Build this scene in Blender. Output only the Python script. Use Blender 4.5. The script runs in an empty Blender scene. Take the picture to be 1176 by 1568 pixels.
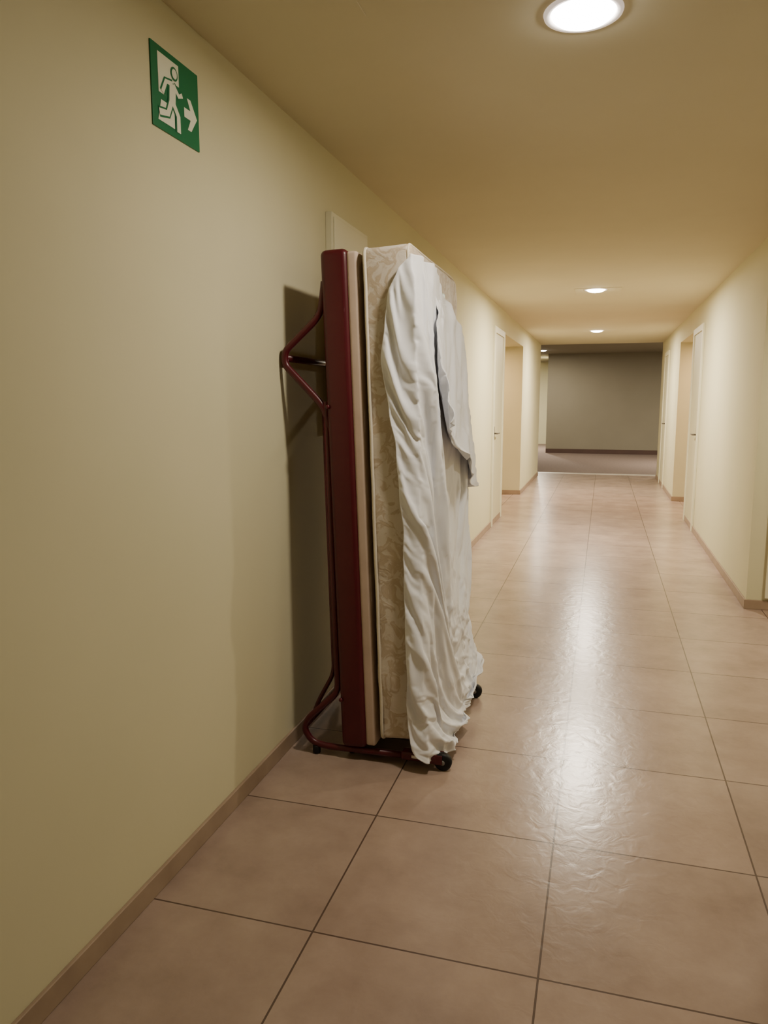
import bpy, bmesh, math, random
from mathutils import Vector, noise
random.seed(4)
C=bpy.context.collection
PI=math.pi

# ---------------------------------------------------------------- materials
def newmat(name):
    m=bpy.data.materials.new(name); m.use_nodes=True
    nt=m.node_tree; b=nt.nodes["Principled BSDF"]
    return m,nt,b
def N(nt,t,**kw):
    n=nt.nodes.new(t)
    for k,v in kw.items(): setattr(n,k,v)
    return n
def lin(c):
    return tuple(((x/255)/12.92 if x/255<=.04045 else ((x/255+.055)/1.055)**2.4) for x in c)+(1,)
def pos(nt):
    return N(nt,"ShaderNodeNewGeometry").outputs["Position"]
def noisemat(name,c1,c2,scale=3,rough=.8,bump=.1,bscale=80,bdist=.002,spec=.3,coat=0):
    m,nt,b=newmat(name); P=pos(nt)
    n=N(nt,"ShaderNodeTexNoise"); n.inputs["Scale"].default_value=scale; n.inputs["Detail"].default_value=5
    nt.links.new(P,n.inputs["Vector"])
    r=N(nt,"ShaderNodeValToRGB"); r.color_ramp.elements[0].position=.3; r.color_ramp.elements[1].position=.7
    r.color_ramp.elements[0].color=lin(c1); r.color_ramp.elements[1].color=lin(c2)
    nt.links.new(n.outputs["Fac"],r.inputs["Fac"]); nt.links.new(r.outputs["Color"],b.inputs["Base Color"])
    b.inputs["Roughness"].default_value=rough; b.inputs["Specular IOR Level"].default_value=spec
    b.inputs["Coat Weight"].default_value=coat
    if bump:
        n2=N(nt,"ShaderNodeTexNoise"); n2.inputs["Scale"].default_value=bscale; n2.inputs["Detail"].default_value=3
        nt.links.new(P,n2.inputs["Vector"])
        bp=N(nt,"ShaderNodeBump"); bp.inputs["Strength"].default_value=bump; bp.inputs["Distance"].default_value=bdist
        nt.links.new(n2.outputs["Fac"],bp.inputs["Height"]); nt.links.new(bp.outputs["Normal"],b.inputs["Normal"])
    return m
M_wall=noisemat("wall_paint",(200,195,163),(207,201,169),1.2,.85,.12,45,.002)
M_ceil=noisemat("ceiling_paint",(204,196,168),(209,201,173),1.5,.9,.1,60,.002)
M_trim=noisemat("door_frame_paint",(210,206,180),(216,212,186),2,.5,.05,60)
M_base=noisemat("skirting_tile",(146,126,108),(160,140,120),9,.5,.1,60)
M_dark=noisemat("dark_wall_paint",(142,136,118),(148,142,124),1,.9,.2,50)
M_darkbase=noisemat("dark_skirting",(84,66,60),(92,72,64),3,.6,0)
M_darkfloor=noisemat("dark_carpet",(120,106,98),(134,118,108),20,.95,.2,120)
M_thresh=noisemat("threshold_marble",(200,190,175),(214,205,190),6,.35,0)
M_maroon=noisemat("maroon_enamel",(72,5,21),(80,8,25),4,.38,.05,30,.001,.45,.12)
M_board=noisemat("upholstered_board",(186,166,152),(196,176,162),12,.8,.1,200)
M_rubber=noisemat("black_rubber",(16,16,17),(24,24,25),8,.5,0)
M_metal=noisemat("dark_lock_metal",(70,64,52),(88,80,66),20,.35,0,spec=.6)
M_steel=noisemat("zinc_metal",(110,108,102),(126,124,118),20,.35,0,spec=.7)
M_piping=noisemat("mattress_piping",(206,198,180),(214,206,188),30,.8,.1,300)
M_green=noisemat("sign_green",(10,104,66),(14,112,72),5,.4,0)
M_white=noisemat("sign_white",(222,224,205),(228,230,212),5,.5,0)
M_ring_glow=noisemat("lamp_ring_white_glow",(225,218,212),(232,225,219),5,.4,0)
bb=M_ring_glow.node_tree.nodes["Principled BSDF"]; bb.inputs["Emission Color"].default_value=(1,.85,.75,1); bb.inputs["Emission Strength"].default_value=.55  # added emission stands in for lamp light glowing through the white ring
M_sticker=noisemat("sticker_white",(215,210,200),(225,220,210),5,.5,0)
M_door=noisemat("door_leaf_paint",(196,191,160),(204,199,168),2,.5,0)

# floor tiles
M_floor,nt,b=newmat("floor_tiles"); P=pos(nt)
mp=N(nt,"ShaderNodeMapping"); mp.inputs["Location"].default_value=(.1,-.52+.6,0); nt.links.new(P,mp.inputs["Vector"])
br=N(nt,"ShaderNodeTexBrick"); br.offset=0; br.squash=1
br.inputs["Scale"].default_value=1; br.inputs["Brick Width"].default_value=.6; br.inputs["Row Height"].default_value=.6
br.inputs["Mortar Size"].default_value=.0028; br.inputs["Mortar Smooth"].default_value=.1
br.inputs["Color1"].default_value=(0,0,0,1); br.inputs["Color2"].default_value=(1,1,1,1); br.inputs["Mortar"].default_value=(.5,.5,.5,1)
nt.links.new(mp.outputs[0],br.inputs["Vector"])
n1=N(nt,"ShaderNodeTexNoise"); n1.inputs["Scale"].default_value=3.0; n1.inputs["Detail"].default_value=7; n1.inputs["Roughness"].default_value=.65
nt.links.new(P,n1.inputs["Vector"])
r1=N(nt,"ShaderNodeValToRGB"); r1.color_ramp.elements[0].position=.3; r1.color_ramp.elements[1].position=.7
r1.color_ramp.elements[0].color=lin((143,122,109)); r1.color_ramp.elements[1].color=lin((172,151,136))
nt.links.new(n1.outputs["Fac"],r1.inputs["Fac"])
mx=N(nt,"ShaderNodeMix",data_type='RGBA',blend_type='MULTIPLY'); mx.inputs["Factor"].default_value=1
rt=N(nt,"ShaderNodeValToRGB"); rt.color_ramp.elements[0].color=(.88,.88,.88,1); rt.color_ramp.elements[1].color=(1,1,1,1)
nt.links.new(br.outputs["Color"],rt.inputs["Fac"])
nt.links.new(r1.outputs["Color"],mx.inputs["A"]); nt.links.new(rt.outputs["Color"],mx.inputs["B"])
mx2=N(nt,"ShaderNodeMix",data_type='RGBA'); nt.links.new(br.outputs["Fac"],mx2.inputs["Factor"])
nt.links.new(mx.outputs["Result"],mx2.inputs["A"]); mx2.inputs["B"].default_value=lin((84,68,60))
nt.links.new(mx2.outputs["Result"],b.inputs["Base Color"])
n2=N(nt,"ShaderNodeTexNoise"); n2.inputs["Scale"].default_value=16; n2.inputs["Detail"].default_value=4; n2.inputs["Distortion"].default_value=.8
nt.links.new(P,n2.inputs["Vector"])
bp=N(nt,"ShaderNodeBump"); bp.inputs["Strength"].default_value=.22; bp.inputs["Distance"].default_value=.005
nt.links.new(n2.outputs["Fac"],bp.inputs["Height"])
bp2=N(nt,"ShaderNodeBump",invert=True); bp2.inputs["Strength"].default_value=.6; bp2.inputs["Distance"].default_value=.002
nt.links.new(br.outputs["Fac"],bp2.inputs["Height"]); nt.links.new(bp.outputs[0],bp2.inputs["Normal"])
nt.links.new(bp2.outputs[0],b.inputs["Normal"])
b.inputs["Roughness"].default_value=.25; b.inputs["Specular IOR Level"].default_value=.52

# brocade
M_bro,nt,b=newmat("mattress_brocade"); P=pos(nt)
v=N(nt,"ShaderNodeTexNoise"); v.inputs["Scale"].default_value=17; v.inputs["Detail"].default_value=4; v.inputs["Distortion"].default_value=1.1
nt.links.new(P,v.inputs["Vector"])
r=N(nt,"ShaderNodeValToRGB"); e=r.color_ramp.elements
e[0].position=.48; e[0].color=lin((202,193,180)); e[1].position=.53; e[1].color=lin((182,166,145))
x=e.new(.60); x.color=lin((186,171,151)); x=e.new(.65); x.color=lin((202,192,179))
nt.links.new(v.outputs["Fac"],r.inputs["Fac"]); nt.links.new(r.outputs["Color"],b.inputs["Base Color"])
b.inputs["Roughness"].default_value=.6; b.inputs["Sheen Weight"].default_value=.2
bp=N(nt,"ShaderNodeBump"); bp.inputs["Strength"].default_value=.5; bp.inputs["Distance"].default_value=.006
nt.links.new(v.outputs["Fac"],bp.inputs["Height"]); nt.links.new(bp.outputs[0],b.inputs["Normal"])
# sheet
M_sheet,nt,b=newmat("white_cotton"); P=pos(nt)
b.inputs["Base Color"].default_value=lin((230,232,238)); b.inputs["Roughness"].default_value=.85; b.inputs["Sheen Weight"].default_value=.15
v=N(nt,"ShaderNodeTexNoise"); v.inputs["Scale"].default_value=30; v.inputs["Detail"].default_value=4; v.inputs["Distortion"].default_value=.8
nt.links.new(P,v.inputs["Vector"])
bp=N(nt,"ShaderNodeBump"); bp.inputs["Strength"].default_value=.12; bp.inputs["Distance"].default_value=.004
nt.links.new(v.outputs["Fac"],bp.inputs["Height"]); nt.links.new(bp.outputs[0],b.inputs["Normal"])

def emis(name,col,s):
    m,nt,b=newmat(name); b.inputs["Base Color"].default_value=(.9,.9,.9,1)
    b.inputs["Emission Color"].default_value=(*col,1); b.inputs["Emission Strength"].default_value=s
    return m
M_lamp=emis("lamp_diffuser",(1,.95,.88),40)
M_lampw=emis("lamp_diffuser_warm",(1,.75,.4),20)

# ---------------------------------------------------------------- mesh helpers
def mkobj(name,verts,faces,mat,smooth=False,parent=None,autos=None):
    me=bpy.data.meshes.new(name); me.from_pydata([tuple(v) for v in verts],[],faces); me.update()
    bm=bmesh.new(); bm.from_mesh(me); bmesh.ops.recalc_face_normals(bm,faces=bm.faces); bm.to_mesh(me); bm.free()
    o=bpy.data.objects.new(name,me); C.objects.link(o); me.materials.append(mat)
    if smooth: me.polygons.foreach_set("use_smooth",[True]*len(me.polygons))
    if parent: o.parent=parent
    return o
def boxgeo(lst):
    V=[];F=[]
    for (x0,x1,y0,y1,z0,z1) in lst:
        k=len(V)
        V+=[(x0,y0,z0),(x1,y0,z0),(x1,y1,z0),(x0,y1,z0),(x0,y0,z1),(x1,y0,z1),(x1,y1,z1),(x0,y1,z1)]
        F+=[[k+i for i in f] for f in ([0,3,2,1],[4,5,6,7],[0,1,5,4],[1,2,6,5],[2,3,7,6],[3,0,4,7])]
    return V,F
def boxes(name,lst,mat,bevel=0,parent=None):
    V,F=boxgeo(lst); o=mkobj(name,V,F,mat,parent=parent)
    if bevel:
        md=o.modifiers.new("bevel","BEVEL"); md.width=bevel; md.segments=3
    return o
def fillet(pts,r,seg=8,closed=False):
    pts=[Vector(p) for p in pts]; out=[]; n=len(pts)
    for i,p in enumerate(pts):
        if not closed and i in(0,n-1): out.append(p); continue
        a=pts[(i-1)%n]; c=pts[(i+1)%n]
        da=(a-p); dc=(c-p); rr=min(r,da.length*.48,dc.length*.48)
        s=p+da.normalized()*rr; e=p+dc.normalized()*rr
        for k in range(seg+1):
            t=k/seg; out.append(s*(1-t)**2+p*2*t*(1-t)+e*t*t)
    return out
def tube(name,pts,rad,mat,parent=None,closed=False,seg=12):
    pts=[Vector(p) for p in pts]; n=len(pts); V=[];F=[]
    up=None
    for i,p in enumerate(pts):
        if closed: t=(pts[(i+1)%n]-pts[i-1]).normalized()
        else: t=(pts[min(i+1,n-1)]-pts[max(i-1,0)]).normalized()
        if up is None:
            up=t.orthogonal().normalized()
        up=(up-t*up.dot(t)).normalized(); s=t.cross(up)
        for k in range(seg):
            a=2*PI*k/seg; V.append(p+(up*math.cos(a)+s*math.sin(a))*rad)
    m=n if closed else n-1
    for i in range(m):
        for k in range(seg):
            j=(i+1)%n
            F.append([i*seg+k,i*seg+(k+1)%seg,j*seg+(k+1)%seg,j*seg+k])
    if not closed:
        F.append(list(range(seg))); F.append([(n-1)*seg+k for k in range(seg)])
    return mkobj(name,V,F,mat,True,parent)
def cyl(name,c,axis,r,l,mat,parent=None,seg=32,bev=.004):
    c=Vector(c); ax=Vector(axis).normalized(); u=ax.orthogonal().normalized(); w=ax.cross(u)
    prof=[(-l/2,0.0001),(-l/2,r-bev),(-l/2+bev,r),(l/2-bev,r),(l/2,r-bev),(l/2,.0001)]
    V=[];F=[]
    for (h,rr) in prof:
        for k in range(seg):
            a=2*PI*k/seg; V.append(c+ax*h+(u*math.cos(a)+w*math.sin(a))*rr)
    for i in range(len(prof)-1):
        for k in range(seg):
            F.append([i*seg+k,i*seg+(k+1)%seg,(i+1)*seg+(k+1)%seg,(i+1)*seg+k])
    return mkobj(name,V,F,mat,True,parent)
def empty(name,loc=(0,0,0)):
    o=bpy.data.objects.new(name,None); o.empty_display_size=.1; C.objects.link(o); return o

# ---------------------------------------------------------------- room shell
H=2.5; XL=-1.2; XR=1.0; AH=2.24
boxes("wall_left",[(-1.4,XL,-3,9.36,0,H),(-1.4,XL,9.36,11.66,AH,H),(-1.4,XL,11.66,14.93,0,H),
   (-2.5,-1.4,9.21,9.36,0,H),(-2.5,-1.4,11.66,11.81,0,H),(-2.65,-2.5,9.21,11.81,0,H)],M_wall)
boxes("wall_right",[(XR,1.2,-3,3.0,0,H),(XR,1.2,3.0,5.56,AH,H),(XR,1.2,5.56,9.74,0,H),(XR,1.2,9.74,11.5,AH,H),(XR,1.2,11.5,15.0,0,H),
   (1.2,2.3,2.85,3.0,0,H),(1.2,2.3,5.56,5.71,0,H),(2.3,2.45,2.85,5.71,0,H),
   (1.2,2.3,9.59,9.74,0,H),(1.2,2.3,11.5,11.65,0,H),(2.3,2.45,9.59,11.65,0,H)],M_wall)
boxes("wall_back",[(-1.4,1.2,-3.15,-3,0,H)],M_wall)
boxes("ceiling",[(-1.4,1.2,-3.15,15.0,H,H+.1),(-2.5,-1.4,9.36,11.66,AH,AH+.08),(1.2,2.3,3.0,5.56,AH,AH+.08),(1.2,2.3,9.74,11.5,AH,AH+.08)],M_ceil)
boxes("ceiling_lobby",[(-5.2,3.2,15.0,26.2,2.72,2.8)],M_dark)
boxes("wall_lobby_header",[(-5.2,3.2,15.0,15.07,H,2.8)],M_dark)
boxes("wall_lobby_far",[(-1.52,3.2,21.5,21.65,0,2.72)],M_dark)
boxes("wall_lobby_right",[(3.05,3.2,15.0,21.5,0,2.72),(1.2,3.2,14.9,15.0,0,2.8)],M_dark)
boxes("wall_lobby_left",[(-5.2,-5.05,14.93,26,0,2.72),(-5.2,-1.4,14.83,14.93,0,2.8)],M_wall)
boxes("wall_lobby_back",[(-5.2,-1.3,26,26.15,0,2.72),(-1.52,-1.4,21.65,26,0,2.72)],M_wall)
boxes("floor",[(-2.65,2.45,-3.15,15.3,-.1,0)],M_floor)
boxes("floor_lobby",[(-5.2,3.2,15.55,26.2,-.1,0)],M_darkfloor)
boxes("trim_threshold",[(-5.2,3.2,15.3,15.55,-.1,.003)],M_thresh)
bh=.065; bt=.012
boxes("baseboard_left",[(XL,XL+bt,-3,9.37,0,bh),(XL,XL+bt,11.65,14.94,0,bh),(-2.5,XL+bt,11.66-bt,11.66,0,bh),(-2.5,-2.5+bt,9.36,11.65,0,bh)],M_base,.003)
boxes("baseboard_right",[(XR-bt,XR,-3,3,0,bh),(XR-bt,XR,5.55,9.75,0,bh),(XR-bt,XR,11.49,15.0,0,bh),(XR-bt,2.3,5.56-bt,5.56,0,bh),(XR-bt,2.3,11.5-bt,11.5,0,bh),
   (2.3-bt,2.3,3,5.55,0,bh),(2.3-bt,2.3,9.75,11.5,0,bh)],M_base,.003)
boxes("baseboard_lobby",[(-1.52,3.05,21.5-bt,21.5,0,.12)],M_darkbase)
def wall_door(name,x,sgn,y0,y1,lock_y):
    E=empty(name); d=sgn
    def B(n,a,bb,y0,y1,z0,z1,m,bev=.003):
        xs=sorted((x+d*a,x+d*bb)); return boxes(n,[(xs[0],xs[1],y0,y1,z0,z1)],m,bev,E)
    B("jamb_1",0,.022,y0,y0+.07,0,2.25,M_trim); B("jamb_2",0,.022,y1-.07,y1,0,2.25,M_trim); B("head",0,.022,y0+.07,y1-.07,2.18,2.25,M_trim)
    B("leaf",0,.008,y0+.07,y1-.07,.005,2.18,M_door)
    B("lock_plate",.008,.014,lock_y-.02,lock_y+.02,.98,1.14,M_metal)
    tube("handle",fillet([(x+d*.010,lock_y,1.06),(x+d*.05,lock_y,1.06),(x+d*.05,lock_y+.12,1.06)],.02),.009,M_metal,E)
wall_door("door_1",XL,1,8.48,9.34,8.62)
wall_door("door_2",XR,-1,8.80,9.70,8.94)
wall_door("door_6",XR,-1,13.2,14.1,13.35)
def alc_door(name,x,sgn,y0,y1):
    E=empty(name)
    def B(n,a,bb,y0,y1,z0,z1,m):
        xs=sorted((x+sgn*a,x+sgn*bb)); return boxes(n,[(xs[0],xs[1],y0,y1,z0,z1)],m,.003,E)
    B("jamb_1",0,.03,y0,y0+.08,0,2.1,M_trim); B("jamb_2",0,.03,y1-.08,y1,0,2.1,M_trim); B("head",0,.03,y0+.08,y1-.08,2.02,2.1,M_trim)
    B("leaf",0,.014,y0+.08,y1-.08,.005,2.02,M_door)
    B("lock_plate",.014,.02,y0+.12,y0+.17,.98,1.14,M_metal)
alc_door("door_3",-2.5,1,9.9,11.0)
alc_door("door_4",2.3,-1,10.0,11.0)
alc_door("door_5",2.3,-1,3.7,4.7)
boxes("trim_1",[(1.11,1.19,5.53,5.56,0.085,2.16)],M_trim,.003)
def panel(name,x0,x1,y0,y1):
    boxes(name,[(x0,x1,y0,y1,H-.003,H+.01)],M_ceil,.0015)
panel("ceiling_access_panel",-1.19,-.69,1.5,2.2)
panel("ceiling_access_panel",-.32,.12,7.72,8.25)

def downlight(x,y,z,r,power,col,warm=False,size=1.9):
    E=empty("recessed_downlight")
    seg=48; V=[];F=[]
    prof=[(r+.022,0),(r+.02,-.006),(r+.006,-.007),(r,-.002),(r-.004,.004)]
    for (rr,dz) in prof:
        for k in range(seg):
            a=2*PI*k/seg; V.append((x+rr*math.cos(a),y+rr*math.sin(a),z+dz-.0005))
    for i in range(len(prof)-1):
        for k in range(seg): F.append([i*seg+k,i*seg+(k+1)%seg,(i+1)*seg+(k+1)%seg,(i+1)*seg+k])
    mkobj("ring",V,F,M_ring_glow,True,E)
    V=[];F=[];nr=6
    for i in range(nr+1):
        t=i/nr*PI/2; rr=(r-.001)*math.cos(t)+.0005; dz=-.002-.028*math.sin(t)
        for k in range(seg):
            a=2*PI*k/seg; V.append((x+rr*math.cos(a),y+rr*math.sin(a),z+dz))
    for i in range(nr):
        for k in range(seg): F.append([i*seg+k,i*seg+(k+1)%seg,(i+1)*seg+(k+1)%seg,(i+1)*seg+k])
    mkobj("diffuser",V,F,M_lampw if warm else M_lamp,True,E)
    L=bpy.data.lights.new("lamp","AREA"); L.shape='DISK'; L.size=r*size; L.energy=power; L.color=col
    o=bpy.data.objects.new("lamp",L); o.location=(x,y,z-.034); C.objects.link(o); o.parent=E
LC=(1,.88,.705)
downlight(-.1,-2.6,H,.088,3,LC)
downlight(-.1,2.35,H,.088,23,LC)
downlight(-.12,7.82,H,.088,125,LC)
downlight(-.15,12.25,H,.088,125,LC)
downlight(-1.85,11.0,AH,.05,28,(1,.66,.36),True)
downlight(1.6,10.9,AH,.05,28,(1,.66,.38),True)
downlight(1.65,4.3,AH,.05,34,(1,.88,.68),True)
downlight(-1.55,20.0,2.72,.08,60,LC)
downlight(2.2,18.0,2.72,.08,170,LC)  # added lamp hidden by the right wall, brightens the far lobby wall
downlight(-2.0,23.2,2.72,.08,190,(1,.9,.75))

# ---------------------------------------------------------------- exit sign on left wall
E=empty("emergency_exit_sign")
sy0,sy1,sz0,sz1=1.895,2.14,2.16,2.375
boxes("plate",[(XL,XL+.004,sy0,sy1,sz0,sz1)],M_green,.001,E)
def sp(name,poly,lvl,mat):
    n=len(poly); x0=XL+.004+lvl*.0006
    V=[(x0,sy0+u*(sy1-sy0),sz1-v*(sz1-sz0)) for u,v in poly]
    me=bpy.data.meshes.new(name); me.from_pydata(V,[],[list(range(n))]); me.materials.append(mat)
    o=bpy.data.objects.new(name,me); C.objects.link(o); o.parent=E
def disc(cu,cv,r): 
    asp=(sy1-sy0)/(sz1-sz0)
    return [(cu+r*math.cos(a*PI/10)/asp,cv+r*math.sin(a*PI/10)) for a in range(20)]
def limb(pts,w):
    L=[];R=[]
    for i,p in enumerate(pts):
        a=Vector(pts[max(i-1,0)]); c=Vector(pts[min(i+1,len(pts)-1)]); t=(c-a).normalized(); nn=Vector((-t.y,t.x))*w/2
        L.append((p[0]+nn.x,p[1]+nn.y)); R.append((p[0]-nn.x,p[1]-nn.y))
    return L+R[::-1]
sp("door_picto",[(.13,.08),(.56,.08),(.56,.34),(.13,.34)],.8,M_white)
sp("door_picto_side",[(.13,.30),(.26,.30),(.26,.56),(.13,.56)],1.2,M_white)
sp("floor_picto",[(.10,.90),(.17,.64),(.44,.64),(.44,.90)],1.6,M_white)
man=[([(.42,.36),(.40,.60)],.13),([(.42,.36),(.28,.38),(.20,.54)],.06),([(.43,.36),(.54,.46),(.62,.42)],.06),
     ([(.41,.58),(.52,.72),(.52,.92)],.08),([(.38,.58),(.30,.76),(.12,.80)],.08)]
for i,(p,w) in enumerate(man): sp("runner_outline_%d"%i,limb(p,w+.05),2+i*.12,M_green)
sp("runner_head_outline",disc(.46,.22,.085),2.7,M_green)
for i,(p,w) in enumerate(man): sp("runner_%d"%i,limb(p,w),3+i*.12,M_white)
sp("runner_head",disc(.46,.22,.06),3.8,M_white)
sp("arrow",[(.66,.54),(.80,.54),(.73,.40),(.81,.40),(.95,.60),(.81,.80),(.73,.80),(.80,.66),(.66,.66)],1,M_white)

E=empty("wall_cabinet")
boxes("body",[(XL,XL+.03,3.22,3.74,1.30,2.24)],M_trim,.003,E)
boxes("door_panel",[(XL+.03,XL+.036,3.24,3.72,1.32,2.22)],M_trim,.002,E)

# ---------------------------------------------------------------- folding bed
BX,BY,BZ=-.955,2.68,.05; LEAN=.037
def Lb(x,y,z): return (BX+x-z*LEAN, BY+y, BZ+z+x*LEAN)
def rbox(name,x0,x1,y0,y1,z0,z1,r,mat,parent,res=.03,nz=0,f=.004,fs=6):
    V=[];F=[];idx={}
    def lin_(a,b):
        n=max(2,int((b-a-2*r)/res)); k=4
        L=[a+r*i/k for i in range(k)]+[a+r+(b-a-2*r)*i/n for i in range(n+1)]+[b-r+r*(i+1)/k for i in range(k)]
        return L
    X=lin_(x0,x1);Y=lin_(y0,y1);Z=lin_(z0,z1)
    def vert(p):
        key=tuple(round(c,5) for c in p)
        if key in idx: return idx[key]
        q=Vector((min(max(p[0],x0+r),x1-r),min(max(p[1],y0+r),y1-r),min(max(p[2],z0+r),z1-r)))
        d=Vector(p)-q
        if d.length>1e-9:
            dn=d.normalized(); pp=q+dn*r
            if nz: pp+=dn*nz*noise.noise(pp*fs)
        else: pp=Vector(p)
        idx[key]=len(V); V.append(Lb(*pp)); return idx[key]
    def face(A,B,mk):
        for i in range(len(A)-1):
            for j in range(len(B)-1):
                F.append([vert(mk(A[i],B[j])),vert(mk(A[i+1],B[j])),vert(mk(A[i+1],B[j+1])),vert(mk(A[i],B[j+1]))])
    face(X,Y,lambda a,b:(a,b,z0)); face(X,Y,lambda a,b:(a,b,z1))
    face(X,Z,lambda a,b:(a,y0,b)); face(X,Z,lambda a,b:(a,y1,b))
    face(Y,Z,lambda a,b:(x0,a,b)); face(Y,Z,lambda a,b:(x1,a,b))
    return mkobj(name,V,F,mat,True,parent)
BED=empty("folding_bed_frame")
W=.86; HB=1.92
rbox("side_rail_1",0,.105,0,.05,0,HB,.022,M_maroon,BED)
rbox("side_rail_2",0,.105,W-.05,W,0,HB,.022,M_maroon,BED)
rbox("end_rail_1",0,.105,.03,W-.03,0,.05,.022,M_maroon,BED)
rbox("end_rail_2",0,.105,.03,W-.03,HB-.05,HB,.022,M_maroon,BED)
for i in range(9):
    z=.15+i*.2
    rbox("slat_%d"%(i+1),.05,.07,.04,W-.04,z,z+.07,.005,M_maroon,BED,res=.2)
rbox("upholstered_base",.100,.143,.008,W-.008,.012,HB-.012,.012,M_board,BED)
R=.0135
def leg(y,tag):
    tube("upper_leg_"+tag,fillet([(-1.015,y,1.86),(-1.03,y,1.74),(-1.178,y,1.61),(-1.180,y,1.56),(-1.02,y,1.40),(-.992,y,1.30)],.045),R,M_maroon,BED)
    tube("long_tube_"+tag,fillet([(-1.012,y,1.42),(-.975,y,.27),(-1.105,y,.145),(-1.125,y,.10),(-1.09,y,.045),(-1.02,y,.035),(-.60,y,.042)],.04),R,M_maroon,BED)
    tube("inner_tube_"+tag,fillet([(-1.04,y+.05,1.38),(-1.01,y+.05,.33),(-1.08,y+.05,.20),(-1.105,y+.03,.12)],.04),.009,M_maroon,BED)
    boxes("caster_bracket_"+tag,[(-.71,-.565,y-.026,y+.026,.030,.064)],M_maroon,.010,BED)
    boxes("caster_fork_"+tag,[(-.60,-.545,y-.024,y-.019,.03,.066),(-.60,-.545,y+.019,y+.024,.03,.066)],M_maroon,.001,BED)
    cyl("wheel_"+tag,(-.545,y,.035),(0,1,0),.035,.032,M_rubber,BED,bev=.008)
    cyl("wheel_hub_"+tag,(-.545,y,.035),(0,1,0),.010,.036,M_steel,BED,bev=.002)
    cyl("rear_foot_"+tag,(-1.07,y,.018),(0,0,1),.016,.036,M_rubber,BED)
    cyl("rear_caster_"+tag,(-.93,y+.04,.024),(0,1,0),.024,.02,M_rubber,BED)
leg(2.705,"1"); leg(3.46,"2")
boxes("bracket_sticker",[(-.665,-.63,2.678,2.680,.045,.056)],M_sticker,0,BED)
tube("upper_cross_bar",[(-1.178,2.705,1.585),(-1.178,3.46,1.585)],R,M_maroon,BED)
tube("lower_cross_bar",[(-1.113,2.705,.12),(-1.113,3.46,.12)],R,M_maroon,BED)
tube("base_cross_bar",[(-.66,2.705,.045),(-.66,3.46,.045)],R,M_maroon,BED)
tube("inner_cross_bar",[(-.92,2.705,.04),(-.92,3.46,.04)],R,M_maroon,BED)
tube("mid_cross_bar",[(-.99,2.705,.8),(-.99,3.46,.8)],R,M_maroon,BED)
for i,zz in enumerate((.25,1.40)):
    cyl("pivot_bolt_%d"%(i+1),(-.955-zz*LEAN+.01,2.676,zz),(0,1,0),.008,.010,M_maroon,BED,bev=.003)

# mattress
MAT=empty("mattress")
mx0,mx1=.163,.345; mz0,mz1=.045,1.915
MB=rbox("body",mx0,mx1,.005,W+.01,mz0,mz1,.022,M_bro,MAT,nz=.010,fs=5)
def pipe(name,x,rad,ins):
    a0,a1,b0,b1=.003+ins,W+.012-ins,mz0,mz1
    pts=fillet([(x,a0,b0),(x,a1,b0),(x,a1,b1),(x,a0,b1)],.04,6,True)
    out=[]
    for i in range(len(pts)):
        a=pts[i]; c=pts[(i+1)%len(pts)]; n=max(1,int((c-a).length/.05))
        for k in range(n):
            q=a.lerp(c,k/n); q=q+Vector((noise.noise(q*7)*.002,0,0)); out.append(Vector(Lb(*q)))
    tube(name,out,rad,M_piping,MAT,True,8)
pipe("piping_1",mx0+.010,.0065,0); pipe("piping_2",mx1-.012,.0055,.003)
boxes("label",[(-.672,-.667,3.18,3.23,1.83,1.87)],M_green,.001,MAT)

# ---------------------------------------------------------------- bed sheet (cloth settled on the mattress)
def interp(tab,z):
    tab=sorted(tab)
    if z<=tab[0][0]: return tab[0][1]
    for (a,b),(c,d) in zip(tab,tab[1:]):
        if z<=c:
            t=(z-a)/(c-a); t=t*t*(3-2*t)*.5+t*.5
            return b+(d-b)*t
    return tab[-1][1]
def facex(z): return BX+mx1-(z-BZ)*LEAN
leftT=[(.03,.0),(.10,-.045),(.2,-.06),(.46,-.06),(.97,-.055),(1.22,-.07),(1.40,-.095),(1.56,-.118),(1.70,-.10),(1.81,-.082),(1.88,-.045),(1.93,-.004)]
rightT=[(.03,.50),(.08,.82),(.16,.93),(.54,.93),(1.0,.89),(1.3,.87),(1.47,.83),(1.6,.74),(1.8,.58),(1.89,.42),(1.93,.30)]
Y0=BY+.005
def ridge(q,t,seed):
    v=noise.noise(Vector((q,t,seed))); return (1-min(1,abs(v)*2.6))**1.5
def sm(a,b,x):
    t=min(1,max(0,(x-a)/(b-a))); return t*t*(3-2*t)
def folds(s,z):
    wq=noise.noise(Vector((s*2.2,z*1.6,3.1)))*.12
    q=(s+.30*z+wq)
    lower=1-sm(1.2,1.6,z)
    d=.040*ridge(q*5.5,z*.8,1.0)*(.3+.7*lower)
    d+=.018*ridge(q*13,z*1.3,5.0)
    d+=.014*ridge((s*.7+z)*9+wq*10,(s-z)*3,15.0)*(1-sm(.5,1.0,z))
    d+=.007*ridge((s*.5+z)*14+wq*14,s*5,12.0)*sm(1.25,1.5,z)*(1-sm(.15,.3,s))
    return d
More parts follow.
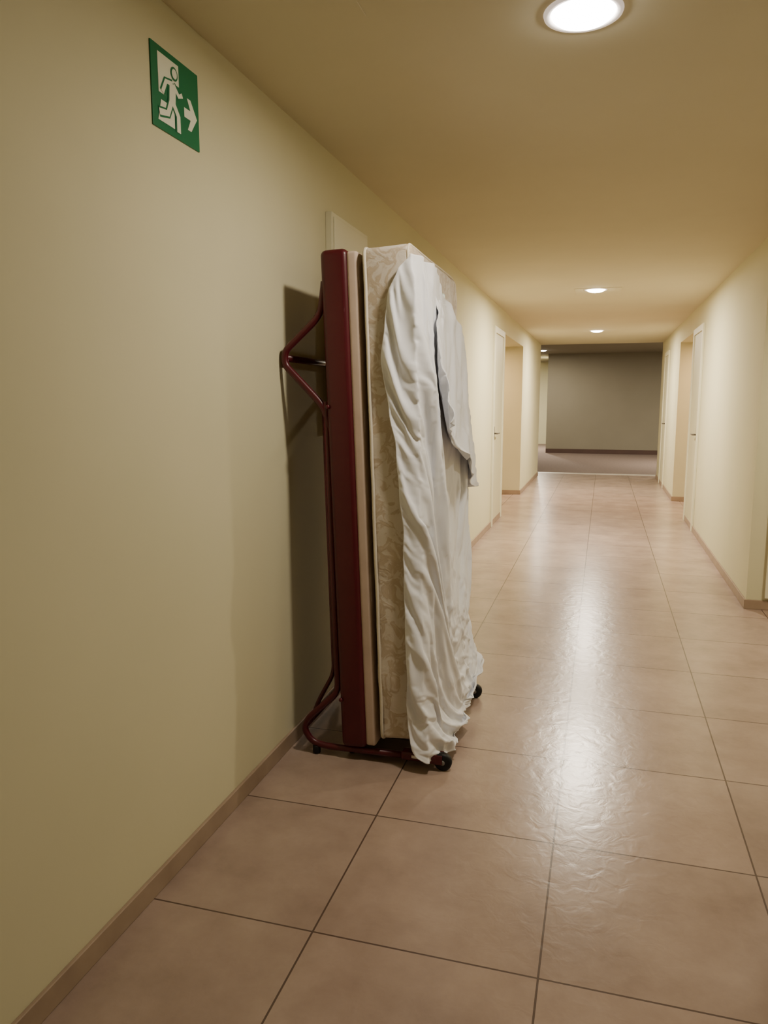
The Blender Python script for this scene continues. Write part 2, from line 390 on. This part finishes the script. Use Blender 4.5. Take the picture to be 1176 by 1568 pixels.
def sheet_pt(s,z):
    fx=facex(z)
    d=.012+folds(s,z)
    d+=.028*sm(1.2,1.5,z)*(1-sm(.13,.17,s))*sm(-.12,0,s)*(1-sm(1.84,1.93,z))
    d+=.035*(1-sm(.1,.6,z))*sm(-.02,.15,s)
    if s<0:
        t=sm(-.03,.0,s); k=sm(-.14,-.01,s)
        return Vector((fx+s*1.0+ (d*.6)*t, Y0-.014-d*.45*k-(1-k)*.006,z))
    if s<=W-.02:
        t=sm(0,.03,s)
        return Vector((fx+d*(.55+.45*t)-(1-t)*.002, Y0+s-(1-t)*d*.35-(1-t)*.014, z))
    e=s-(W-.02)
    return Vector((fx+d*(1-sm(0,.06,e))-e*.75, Y0+W-.02+min(e,.04)+.015+d*.4,z))
SH=empty("bed_sheet"); 
def settle(name,V,F,pins,expand,colls,frames=30,sub=1):
    o=mkobj(name,V,F,M_sheet,True)
    vg=o.vertex_groups.new(name="pin")
    for i,wt in pins.items(): vg.add([i],wt,'REPLACE')
    for c in colls:
        m=c.modifiers.new("col","COLLISION"); c.collision.thickness_outer=.008; c.collision.thickness_inner=.03; c.collision.cloth_friction=14
    cl=o.modifiers.new("cloth","CLOTH"); s=cl.settings
    s.quality=7; s.mass=.15; s.tension_stiffness=30; s.compression_stiffness=30; s.shear_stiffness=12; s.bending_stiffness=.08
    s.air_damping=2; s.vertex_group_mass="pin"; s.shrink_min=-expand; s.pin_stiffness=1
    cl.collision_settings.distance_min=.004; cl.collision_settings.collision_quality=3
    cl.collision_settings.use_self_collision=False
    cl.point_cache.frame_start=1; cl.point_cache.frame_end=frames
    sc=bpy.context.scene
    for fr in range(1,frames+1):
        sc.frame_set(fr)
    dg=bpy.context.evaluated_depsgraph_get()
    me=bpy.data.meshes.new_from_object(o.evaluated_get(dg))
    bpy.data.objects.remove(o)
    for c in colls: c.modifiers.remove(c.modifiers["col"])
    sc.frame_set(1)
    me.name=name
    n=bpy.data.objects.new(name,me); C.objects.link(n); n.parent=SH
    if not me.materials: me.materials.append(M_sheet)
    md=n.modifiers.new("sub","SUBSURF"); md.levels=sub; md.render_levels=sub
    md=n.modifiers.new("thick","SOLIDIFY"); md.thickness=.0022; md.offset=0
    return n
NS,NT=130,260
V=[];F=[];pins={}
ztop=1.935
for j in range(NT+1):
    tj=j/NT
    for i in range(NS+1):
        a=i/NS
        z=.05+(ztop-.05)*tj
        l=interp(leftT,z)+.006*noise.noise(Vector((z*9,0,2))); r=interp(rightT,z)+.012*noise.noise(Vector((z*6,4,2)))
        s=l+(r-l)*a
        hem=.045+.06*sm(.0,.8,s)+.012*noise.noise(Vector((s*7,1,1)))
        zz=hem+(z-.05)/(ztop-.05)*(ztop-hem)
        if i==0 or i==NS or j==NT or j==0: pins[len(V)]=1.0
        V.append(sheet_pt(s,zz))
for j in range(NT):
    for i in range(NS):
        k=j*(NS+1)+i; F.append([k,k+1,k+NS+2,k+NS+1])
sheet=settle("draped_sheet",V,F,pins,.045,[MB],11)
V=[];F=[];pins={}
fl=[(1.80,.22,.56),(1.70,.17,.68),(1.6,.15,.74),(1.47,.13,.82),(1.30,.08,.86),(1.0,.06,.90)]
hemf=[(0.0,1.36),(.18,1.315),(.36,1.235),(.42,1.20),(.58,1.19),(.92,.99)]
n1_,n2_=90,95
for j in range(n2_+1):
    v=j/n2_
    for i in range(n1_+1):
        a=i/n1_
        s=.08+.82*a
        zb=interp(hemf,s)
        zt=1.82
        z=zt+(zb-zt)*v
        l=interp([(f[0],f[1]) for f in fl],z); r=interp([(f[0],f[2]) for f in fl],z)
        s2=l+(r-l)*a
        p=sheet_pt(min(s2,W+.03),z)
        lift=.020+.034*sm(.5,1,v)+.018*ridge((s2+.15*z)*9,z*1.5,21.0)
        lift*=sm(0,.08,v)*.9+.1
        p.x+=lift*(1-sm(W-.05,W+.05,s2)*.6)
        if j==0 or i==n1_ or (i==0 and j%12==0) or (j==n2_ and i%18==0): pins[len(V)]=1.0
        V.append(p)
for j in range(n2_):
    for i in range(n1_):
        k=j*(n1_+1)+i; F.append([k,k+1,k+n1_+2,k+n1_+1])
settle("folded_flap",V,F,pins,.035,[MB],12)

# ---------------------------------------------------------------- world, camera
w=bpy.data.worlds.new("World"); bpy.context.scene.world=w; w.use_nodes=True
w.node_tree.nodes["Background"].inputs[0].default_value=(.02,.018,.015,1)
f=1150.0; vx,vy=925-588,784-615
phi=math.atan(vy/f); nn=math.sqrt(vx*vx+vy*vy+f*f); psi=math.asin(vx/nn)
cam=bpy.data.cameras.new("camera"); o=bpy.data.objects.new("camera",cam); C.objects.link(o); bpy.context.scene.camera=o
o.location=(0,0,1.42); o.rotation_euler=(PI/2-phi,0,psi)
cam.sensor_fit='VERTICAL'; cam.sensor_height=36; cam.sensor_width=27; cam.lens=36*f/1568
cam.clip_start=.05
